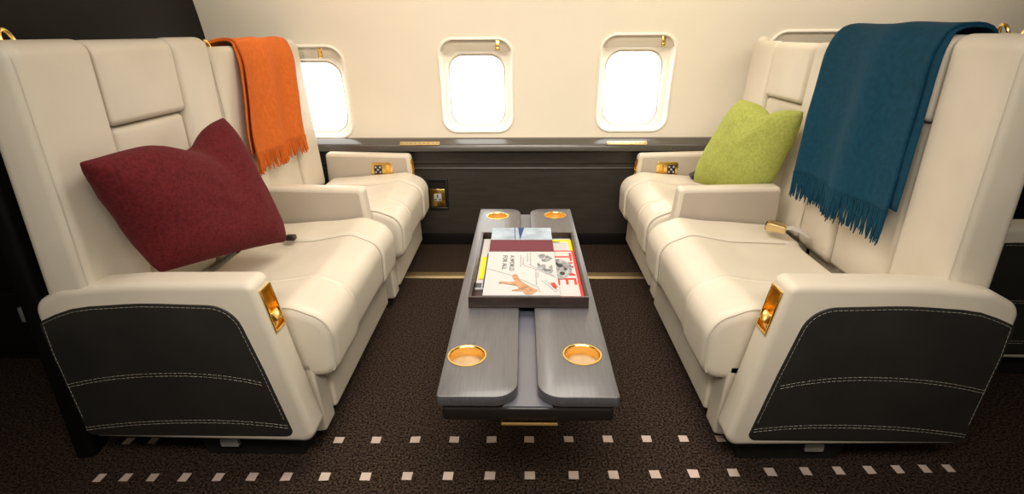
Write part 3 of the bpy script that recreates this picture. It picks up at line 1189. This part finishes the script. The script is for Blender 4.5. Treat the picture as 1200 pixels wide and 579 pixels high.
# ---------------------------------------------------------------- throws
def throw(name, label, mat, s, path, ya, yb, zoff=None, folds=3, amp=.012, fringe=.085, seed=0, nstr=60, under=None):
    """cloth carried over a seat back. path: [(u, z, t)]; ya/yb: near and far edge as functions of t"""
    pts = []
    for a, b in zip(path, path[1:]):
        L_ = math.hypot(b[0] - a[0], b[1] - a[1])
        k = max(2, int(L_ / .018))
        for j in range(k):
            pts.append((a[0] + (b[0] - a[0]) * j / k, a[1] + (b[1] - a[1]) * j / k))
    pts.append(path[-1][:2])
    # soften the path
    for _ in range(3):
        pts = [pts[0]] + [((p[0] + 2 * q[0] + r[0]) / 4, (p[1] + 2 * q[1] + r[1]) / 4) for p, q, r in zip(pts, pts[1:], pts[2:])] + [pts[-1]]
    n = len(pts)
    m = 56
    rnd = random.Random(seed)
    ph = [rnd.uniform(0, 6) for _ in range(4)]
    top_i = max(range(n), key=lambda i: pts[i][1])

    def S(i, j, lay=0):
        t = i / (n - 1)
        v = j / m
        u, z = pts[i]
        a, b = pts[max(0, i - 1)], pts[min(n - 1, i + 1)]
        tx, tz = b[0] - a[0], b[1] - a[1]
        l = math.hypot(tx, tz) or 1
        nx_, nz_ = -tz / l, tx / l
        # outwards = away from the seat body
        cx_, cz_ = 1.17, .9
        if (u - cx_) * nx_ + (z - cz_) * nz_ < 0:
            nx_, nz_ = -nx_, -nz_
        down = max(0, (i - top_i) / (n - 1 - top_i)) if i > top_i else 0
        k = .12 + .88 * min(1, down * 1.6)
        wv = .5 + .5 * math.sin(folds * 2 * PI * v + ph[0] + .8 * t + .5 * math.sin(2.2 * v + 3 * t))
        wv = wv ** 1.5
        w = amp * k * wv + .004 * (1 + noise.noise(Vector((v * 5 + seed, t * 6, 0)))) * k
        y = ya(t) + (yb(t) - ya(t)) * v
        y += .006 * k * math.sin(folds * 2 * PI * v + ph[0] + 1.2)
        u += nx_ * w
        z += nz_ * w
        return Vector((XC + s * u, y, z)), down
    bm = bmesh.new()
    V = [[bm.verts.new(S(i, j)[0]) for j in range(m + 1)] for i in range(n)]
    for i in range(n - 1):
        for j in range(m):
            bm.faces.new((V[i][j], V[i + 1][j], V[i + 1][j + 1], V[i][j + 1]))
    bm2 = bmesh.new()
    cut_ = n - 1
    U = []
    for i in range(cut_):
        row = []
        for j in range(m + 1):
            p, dn = S(i, j)
            q = S(i, j)[0]
            sh = .030 * min(1, dn * 3 + .25)
            u_ = s * (p.x - XC)
            k_ = .006
            row.append(bm2.verts.new((XC + s * (u_ + (k_ if dn > .12 else 0)), p.y - sh * (1 - j / m) + sh * .2 * (j / m), p.z - (0 if dn > .12 else k_))))
        U.append(row)
    for i in range(cut_ - 1):
        for j in range(m):
            bm2.faces.new((U[i][j], U[i + 1][j], U[i + 1][j + 1], U[i][j + 1]))
    ends_ = [S(n - 1, j)[0] for j in range(m + 1)]
    prev = [S(n - 4, j)[0] for j in range(m + 1)]
    o = obj(name, bm, mat, smooth=180)
    tag(o, label, 'throw')
    md = o.modifiers.new('so', 'SOLIDIFY')
    md.thickness = .009
    md.offset = 0
    uo = obj('under_layer', bm2, mat, o, smooth=180)
    md = uo.modifiers.new('so', 'SOLIDIFY')
    md.thickness = .005
    md.offset = 0
    # fringe strands
    bm = bmesh.new()
    for k in range(nstr):
        v = (k + .5) / nstr * m
        j = min(m - 1, int(v))
        p = ends_[j].lerp(ends_[j + 1], v - j)
        q = prev[j].lerp(prev[j + 1], v - j)
        d = (p - q).normalized()
        for lay in (0, 1):
            sway = Vector((rnd.uniform(-.05, .05), rnd.uniform(-.09, .09), 0))
            ln = fringe * rnd.uniform(.82, 1.08)
            st = p - d * .008 + Vector((-s * .003 * (1 if lay else -1), rnd.uniform(-.002, .002), 0))
            pp_ = [st + d * ln * q_ + sway * ln * q_ * q_ + Vector((0, .0015 * math.sin(q_ * 7 + k), 0)) for q_ in (0, .25, .5, .75, 1)]
            tube(bm, pp_, [.0036, .0036, .0033, .0030, .0018], 5)
    obj('fringe', bm, mat, o, smooth=60)
    return o


def front_path(zt, zb, lift=.010, ztop=None):
    return [(1.274, zt - .42), (1.270, zt - .18), (1.252, zt + .006), (1.215, zt + .022), (1.17, zt + .021), (fz(zt) + .006, zt + .013), (fz(zt - .06) - lift, zt - .06), (fz(.9) - lift, .9), (fz(zb) - lift - .004, zb)]


XC = 0.0
smooth_ = lambda t, a, b: max(0, min(1, (t - a) / (b - a))) ** 2 * (3 - 2 * max(0, min(1, (t - a) / (b - a))))
XC, LEAN = .006, .07
throw('wool_throw', 'burnt orange fringed throw draped over a window seat back', M['orange'], -1, front_path(1.158, .73, .018),
      lambda t: 2.125 + .165 * smooth_(t, .3, .5) - .14 * smooth_(t, .5, 1), lambda t: 2.62 + .18 * smooth_(t, .25, .5) - .10 * smooth_(t, .5, 1), folds=2.3, amp=.030, fringe=.075, seed=4, nstr=64)
XC, LEAN = -.010, .014
throw('wool_throw', 'petrol blue fringed throw draped over an aisle seat back', M['blue'], 1, front_path(1.193, .692, .020),
      lambda t: 1.555 + .0 * t, lambda t: 1.98 + .085 * smooth_(t, .28, .5), folds=1.7, amp=.032, fringe=.10, seed=9, nstr=72)

# ---------------------------------------------------------------- seat belts
sb = thing('seat_belt', 'gilt seat belt buckle with grey webbing on the blue-throw seat', 'seat belt', (1.0, 1.94, .47))
bm = bmesh.new()
O = Vector((.975, 2.00, .483))
ax = Vector((.85, -.50, .0)).normalized()
ay = Vector((.50, .85, .0)).normalized()
az = Vector((0, 0, 1))
prism(bm, round_poly([(-.036, 0, .004), (.036, 0, .004), (.036, .024, .010), (-.036, .034, .014)], 5), -.026, .026, .003,
      to=lambda a, b, c: tuple(O + ax * a + ay * c + az * b))
bk = obj('buckle', bm, M['brass'], sb)
bm = bmesh.new()
frame_box(bm, O, ax, ay, az, (-.038, -.021, .004), (-.034, .021, .027), .001)
obj('buckle_slot', bm, M['black_plastic'], bk)
bm = bmesh.new()
wp = [O + ax * .034 + az * .014, O + ax * .055 + az * .020, O + ax * .085 + az * .012, O + ax * .115 + az * (-.004)]
pv = []
for p in wp:
    pv.append([bm.verts.new(p + ay * -.02 + az * .0015), bm.verts.new(p + ay * .02 + az * .0015), bm.verts.new(p + ay * .02 - az * .0015), bm.verts.new(p + ay * -.02 - az * .0015)])
for A, B in zip(pv, pv[1:]):
    for i in range(4):
        bm.faces.new((A[i], A[(i + 1) % 4], B[(i + 1) % 4], B[i]))
bm.faces.new(pv[0])
bm.faces.new(pv[-1])
obj('webbing', bm, M['webbing'], sb)
sb2 = thing('seat_belt', 'small black belt end beside the burgundy pillow', 'seat belt', (-.84, 2.09, .47))
bm = bmesh.new()
box(bm, (-.905, 1.925, .463), (-.868, 1.955, .483), .005)
obj('buckle', bm, M['black_plastic'], sb2)
sb3 = thing('seat_belt', 'black belt tip beside the green pillow against the armrest', 'seat belt', (.86, 2.9, .45))
bm = bmesh.new()
frame_box(bm, (.915, 2.86, .478), Vector((.9, 0, .5)).normalized(), (0, 1, 0), Vector((-.5, 0, .9)).normalized(), (-.02, -.025, -.004), (.05, .025, .022), .005)
obj('buckle', bm, M['black_plastic'], sb3)

# ---------------------------------------------------------------- outlet and vents on the side wall
ou = thing('power_outlet', 'gilt power socket in a black recess on the dark lower wall', 'outlet', (-.50, 3.1, .31))
bm = bmesh.new()
W2 = lambda a, b, d: (a, 3.1 - d, b)
for (x0, z0_), (x1, z1_) in (((-.562, .395), (-.438, .408)), ((-.562, .225), (-.438, .235)), ((-.562, .235), (-.548, .395)), ((-.452, .235), (-.438, .395))):
    box(bm, (x0, 3.086, z0_), (x1, 3.104, z1_), .003)
box(bm, (-.55, 3.097, .233), (-.45, 3.103, .397))
obj('recess_frame', bm, M['black_plastic'], ou)
bm = bmesh.new()
prism(bm, rrect(-.500, .292, .092, .108, .006, 4), .003, .010, .002, to=W2)
pl = obj('socket_plate', bm, M['gold'], ou)
bm = bmesh.new()
prism(bm, rrect(-.500, .296, .044, .044, .004, 4), .0095, .0125, .001, to=W2)
so = obj('socket', bm, M['white_paper'], pl)
bm = bmesh.new()
for a, b, w_, h_ in ((0, .009, .007, .020), (-.013, -.012, .012, .007), (.013, -.012, .012, .007)):
    prism(bm, rrect(-.500 + a, .296 + b, w_, h_, .001, 2), .012, .0135, to=W2)
obj('socket_hole', bm, M['black_plastic'], so)

for x0, x1, lab in ((-.690, -.468, 'brass strip vent in the ledge on the orange-throw side'), (.470, .692, 'brass strip vent in the ledge on the green-pillow side')):
    v = thing('air_vent', lab, 'vent', ((x0 + x1) / 2, 3.06, .61), 'ledge vents')
    bm = bmesh.new()
    # plate lies on the sloping nose of the ledge
    Ov = Vector((x0, 3.056, .616))
    ayv = Vector((0, .86, .51))
    azv = Vector((0, -.51, .86))
    frame_box(bm, Ov, (1, 0, 0), ayv, azv, (0, -.008, -.004), (x1 - x0, .018, .004), .001)
    vp = obj('vent_plate', bm, M['brass'], v)
    bm = bmesh.new()
    for k in range(9):
        a = (x1 - x0) * (k + .5) / 9
        frame_box(bm, Ov, (1, 0, 0), ayv, azv, (a - .009, .000, .0032), (a + .009, .006, .0046))
    obj('vent_slot', bm, M['seam'], vp)

# ---------------------------------------------------------------- light
def area(name, loc, size, energy, col, target, spread=180):
    l = bpy.data.lights.new(name, 'AREA')
    l.shape = 'RECTANGLE'
    l.size, l.size_y = size
    l.energy = energy
    l.color = col
    l.spread = math.radians(spread)
    o = bpy.data.objects.new(name, l)
    COL.objects.link(o)
    o.location = loc
    d = Vector(target) - Vector(loc)
    o.rotation_euler = d.to_track_quat('-Z', 'Y').to_euler()
    return o


area('ceiling_light', (0, 1.75, 1.80), (.9, .8), 13, (1, .93, .82), (0, 1.85, 0), 140)
area('cabin_light', (0, .2, 1.78), (2.0, .6), 22, (1, .93, .82), (0, 1.7, .6), 115)
area('cove_light', (.2, 2.25, 1.60), (4.2, .12), 15, (1, .90, .75), (.2, 3.1, 1.25), 170)

w = bpy.data.worlds.new('World')
SC.world = w
w.use_nodes = True
w.node_tree.nodes['Background'].inputs[0].default_value = (.9, .82, .72, 1)
w.node_tree.nodes['Background'].inputs[1].default_value = .16

# ---------------------------------------------------------------- camera
cam = bpy.data.cameras.new('camera')
cam.sensor_width = 36
cam.lens = 36 * 640 / 1200
cam.clip_start = .02
co = bpy.data.objects.new('camera', cam)
COL.objects.link(co)
th, ps, ro = math.atan(252 / 640), math.radians(1.2), math.radians(.35)
ct, st, cp, sp_ = math.cos(th), math.sin(th), math.cos(ps), math.sin(ps)
f = Vector((-sp_ * ct, cp * ct, -st))
r = Vector((cp, sp_, 0))
u = Vector((-sp_ * st, cp * st, ct))
r2 = r * math.cos(ro) - u * math.sin(ro)
u2 = u * math.cos(ro) + r * math.sin(ro)
co.matrix_world = Matrix(((r2.x, u2.x, -f.x, 0), (r2.y, u2.y, -f.y, 0), (r2.z, u2.z, -f.z, 1.2), (0, 0, 0, 1)))
SC.camera = co

SC.view_settings.view_transform = 'Standard'
SC.view_settings.look = 'None'
SC.view_settings.exposure = 0.16
SC.view_settings.gamma = 1.0
SC.view_settings.use_curve_mapping = False
SC.cycles.max_bounces = 8
SC.cycles.use_denoising = True
